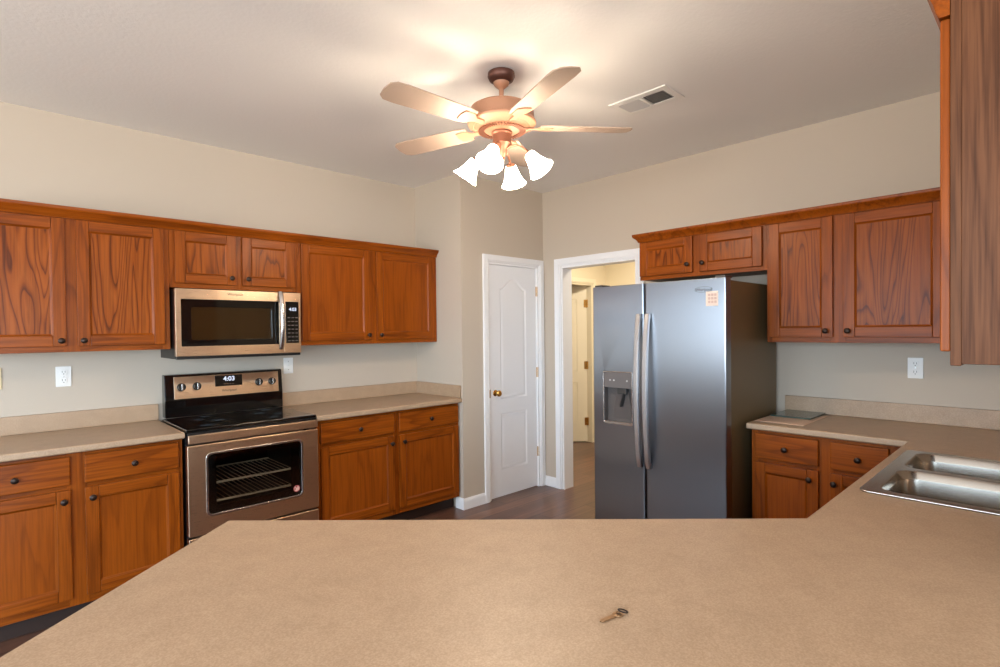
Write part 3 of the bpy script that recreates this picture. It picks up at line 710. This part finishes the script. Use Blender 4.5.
# ------------------------------------------------------------------ ceiling fan
FX, FY = 1.884, 1.936
fan = thing('ceiling_fan', 'ceiling fan with peach motor housing and four lit white glass shades', 'ceiling fan', (FX, FY, 0))
part('canopy', FANBR, fan, lambda b: lathe(b, [(.045, 2.7445), (.066, 2.740), (.068, 2.722), (.060, 2.705), (.042, 2.694), (.0, 2.692)], None, 36))
part('downrod', FANW, fan, lambda b: [lathe(b, [(.0, 2.693), (.040, 2.693), (.036, 2.680), (.022, 2.668), (.012, 2.660), (.0115, 2.577), (0, 2.577)], None, 24)])
def motor(b):
    lathe(b, [(0, 2.580), (.02, 2.579), (.09, 2.576), (.140, 2.570), (.154, 2.562), (.160, 2.550), (.161, 2.506), (.167, 2.500), (.171, 2.491), (.168, 2.483), (.150, 2.476), (.142, 2.473), (.136, 2.476), (.128, 2.471), (.118, 2.467), (.112, 2.461), (.085, 2.455), (.06, 2.450), (0, 2.446)], None, 56)
mt = part('motor_housing', FANW, fan, motor)
def mribs(b):
    for i in range(48):
        a = 2 * math.pi * i / 48; M = Matrix.Rotation(a, 4, 'Z'); box(b, (.088, -.0025, 2.449), (.118, .0025, 2.456), M=M)
part('motor_vents', COPPER, mt, mribs)
part('switch_housing', COPPER, fan, lambda b: lathe(b, [(0, 2.447), (.052, 2.447), (.053, 2.440), (.046, 2.434), (.046, 2.395), (.050, 2.390), (.046, 2.384), (.03, 2.372), (.024, 2.35), (.022, 2.335), (.012, 2.322), (.014, 2.312), (.008, 2.304), (0, 2.303)], None, 32))
RV = Vector((math.sin(TH), -math.cos(TH), 0)); FV = Vector((math.cos(TH), math.sin(TH), 0))
def az(lat, dep):
    v_ = RV * lat + FV * dep; return math.atan2(v_.y, v_.x)
BR = .66
for i in range(5):
    A = az(.995, .10) + i * 2 * math.pi / 5; M = Matrix.Rotation(A, 4, 'Z') @ Matrix.Translation((0, 0, 2.475)) @ Matrix.Rotation(R(11), 4, 'X')
    def bl(b, M=M):
        o = [(.19, -.05), (.24, -.060), (.58, -.070), (.63, -.066), (.655, -.045), (.662, 0), (.655, .045), (.63, .066), (.58, .070), (.24, .060), (.19, .05)]
        extr(b, [o], -.003, .003, .001, 0, M)
    bd = part('blade', FANB, fan, bl)
    def iron(b, M=M):
        extr(b, [[(.10, -.018), (.17, -.014), (.20, -.04), (.255, -.036), (.262, 0), (.255, .036), (.20, .04), (.17, .014), (.10, .018)]], -.009, -.0035, .001, 0, M)
    part('blade_bracket', FANW, bd, iron)
def bell(r_in=.0):
    # axis from neck (0) down to mouth (L), radius
    return [(.020, 0), (.027, -.006), (.030, -.018), (.034, -.036), (.040, -.056), (.048, -.076), (.058, -.094), (.066, -.106), (.0645, -.107), (.055, -.093), (.045, -.075), (.037, -.056), (.031, -.036), (.027, -.018), (.018, -.004)]
for lat, dep in ((-.164, .055), (-.052, -.166), (.055, .166), (.150, -.052)):
    A = az(lat, dep)
    M = Matrix.Rotation(A, 4, 'Z') @ Matrix.Translation((.140, 0, 2.325)) @ Matrix.Rotation(R(-36), 4, 'Y')
    arm = part('lamp_arm', COPPER, fan, lambda b: (tube(b, [Matrix.Rotation(A, 4, 'Z') @ Vector(p) for p in ((.02, 0, 2.360), (.045, 0, 2.372), (.075, 0, 2.374), (.105, 0, 2.362), (.125, 0, 2.345), (.136, 0, 2.332))], .006, 8), lathe(b, [(0, .006), (.020, .006), (.025, .0), (.026, -.012), (.022, -.014), (0, -.014)], M, 20)))
    part('lamp_shade', SHADE, arm, lambda b: lathe(b, bell(), M, 32, 0, False))
    l = bpy.data.lights.new('fan_bulb', 'POINT'); l.energy = BULB_POWER; l.color = WARM; l.shadow_soft_size = .025
    lo = bpy.data.objects.new('fan_bulb', l); COL.objects.link(lo); lo.location = Vector((FX, FY, 0)) + (M @ Vector((0, 0, -.085)))
def chain(b):
    tube(b, [(0.012, .012, 2.31), (.013, .013, 2.20)], .0014, 6); lathe(b, [(0, 0), (.004, .003), (.005, .012), (0, .018)], Matrix.Translation((.013, .013, 2.185)), 10)

# ------------------------------------------------------------------ ceiling vent
vn = thing('air_vent', 'rectangular metal air register in the ceiling beside the fan', 'vent', (2.716, 1.625, ZC))
part('frame', WHITEP, vn, lambda b: extr(b, [rrect(-.108, .108, -.178, .178, .004), rrect(-.066, .066, -.140, -.008, .002), rrect(-.066, .066, .008, .140, .002)], -.008, -.0005, .002))
part('duct_opening', SLOT, vn, lambda b: box(b, (-.07, -.145, -.0018), (.07, .145, -.0006)))
for s in (-1, 1):
    for i in range(9):
        y = s * (.016 + i * .0148)
        part('louver', WHITEP, vn, lambda b: box(b, (-.066, -.006, -.0007), (.066, .006, .0007), M=Matrix.Translation((0, y, -.0062)) @ Matrix.Rotation(R(-40 * s), 4, 'X')))

# ------------------------------------------------------------------ outlets and switches (local x right, -y out)
def outlet(label, loc, rz=0, m=WHITEP, w=.072, h=.118, name='wall_outlet', cat='outlet'):
    r = thing(name, label, cat, loc, rz)
    part('cover_plate', m, r, lambda b: box(b, (-w / 2, -.006, -h / 2), (w / 2, -.0005, h / 2), .003))
    if name == 'wall_outlet':
        for z in (.024, -.024):
            rc = part('receptacle', m, r, lambda b: extr(b, [rrect(-.017, .017, z - .018, z + .018, .012)], 0, .003, .001, 0, front(-.006)))
            part('slots', SLOT, rc, lambda b: [box(b, (-.0075, -.0096, z - .002), (-.0055, -.0088, z + .009)), box(b, (.0055, -.0096, z - .002), (.0075, -.0088, z + .009)), lathe(b, [(0, 0), (.0025, 0), (.0025, .0008), (0, .0008)], front(-.0088) @ Matrix.Translation((0, z - .009, 0)), 10)])
        part('screw', CHROME, r, lambda b: lathe(b, [(0, 0), (.003, 0), (.002, .0015), (0, .0016)], front(-.006), 10))
    else:
        part('toggle', m, r, lambda b: [box(b, (-.006, -.008, -.013), (.006, -.006, .013), .0006), box(b, (-.004, -.018, -.002), (.004, -.007, .009), .001)])
        for z in (.03, -.03): part('screw', CHROME, r, lambda b: lathe(b, [(0, 0), (.003, 0), (.002, .0015), (0, .0016)], front(-.006) @ Matrix.Translation((0, z, 0)), 10))
    return r
outlet('white duplex outlet on the wall above the left counter', (.334, YA, 1.222))
outlet('cream switch plate cut by the left edge of the photo', (.033, YA, 1.228), 0, CREAMP, name='light_switch', cat='switch')
outlet('pale switch plate on the wall just right of the stove', (1.650, YA, 1.216), 0, WHITEP, name='light_switch', cat='switch')
outlet('white duplex outlet on the wall above the right counter', (XB, .577, 1.222), RB)

# ------------------------------------------------------------------ small things on the counters
def glass(b):
    extr(b, [rrect(3.485, 3.785, 1.02, 1.245, .008)], CT1 + .004, CT1 + .012, .002)
top('glass_panel', 'grey-green glass panel lying on the counter beside the refrigerator', 'glass panel', GREENGL, glass)
top('paper_sheet', 'pale beige sheet lying under the green glass panel', 'paper', PAPER, lambda b: box(b, (3.265, .99, CT1 + .0006), (3.70, 1.252, CT1 + .0030), .0008))
ky = thing('key', 'small brass key with a dark ring lying on the peninsula countertop', 'key', (.858, .588, CT1), R(0))
KD = Vector((.893 - .824, .582 - .596, 0)).normalized(); KM = Matrix(((KD.x, -KD.y, 0, 0), (KD.y, KD.x, 0, 0), (0, 0, 1, 0), (0, 0, 0, 1)))
KB = mat('key_metal', srgb(176, 142, 108), .3, .9)
def blade_(b):
    extr(b, [[(-.036, -.0042), (-.030, -.0056), (-.026, -.0038), (-.020, -.0056), (-.014, -.0040), (-.008, -.0056), (-.004, -.0046), (0, -.0046), (0, .0046), (-.034, .0046), (-.038, .001)]], .001, .0034, .0004, 0, KM)
part('key_blade', KB, ky, blade_)
part('key_bow', KB, ky, lambda b: extr(b, [rrect(-.001, .017, -.009, .009, .006), rrect(.007, .013, -.004, .004, .0025)], .001, .0038, .0006, 0, KM))
def ring(b):
    pts = []
    for i in range(25):
        a = 2 * math.pi * i / 24; pts.append(KM @ Vector((.021 + .0095 * math.cos(a), .0085 * math.sin(a), .0052 - .003 * math.cos(a))))
    tube(b, pts, .0013, 6)
part('key_ring', BRONZE, ky, ring)
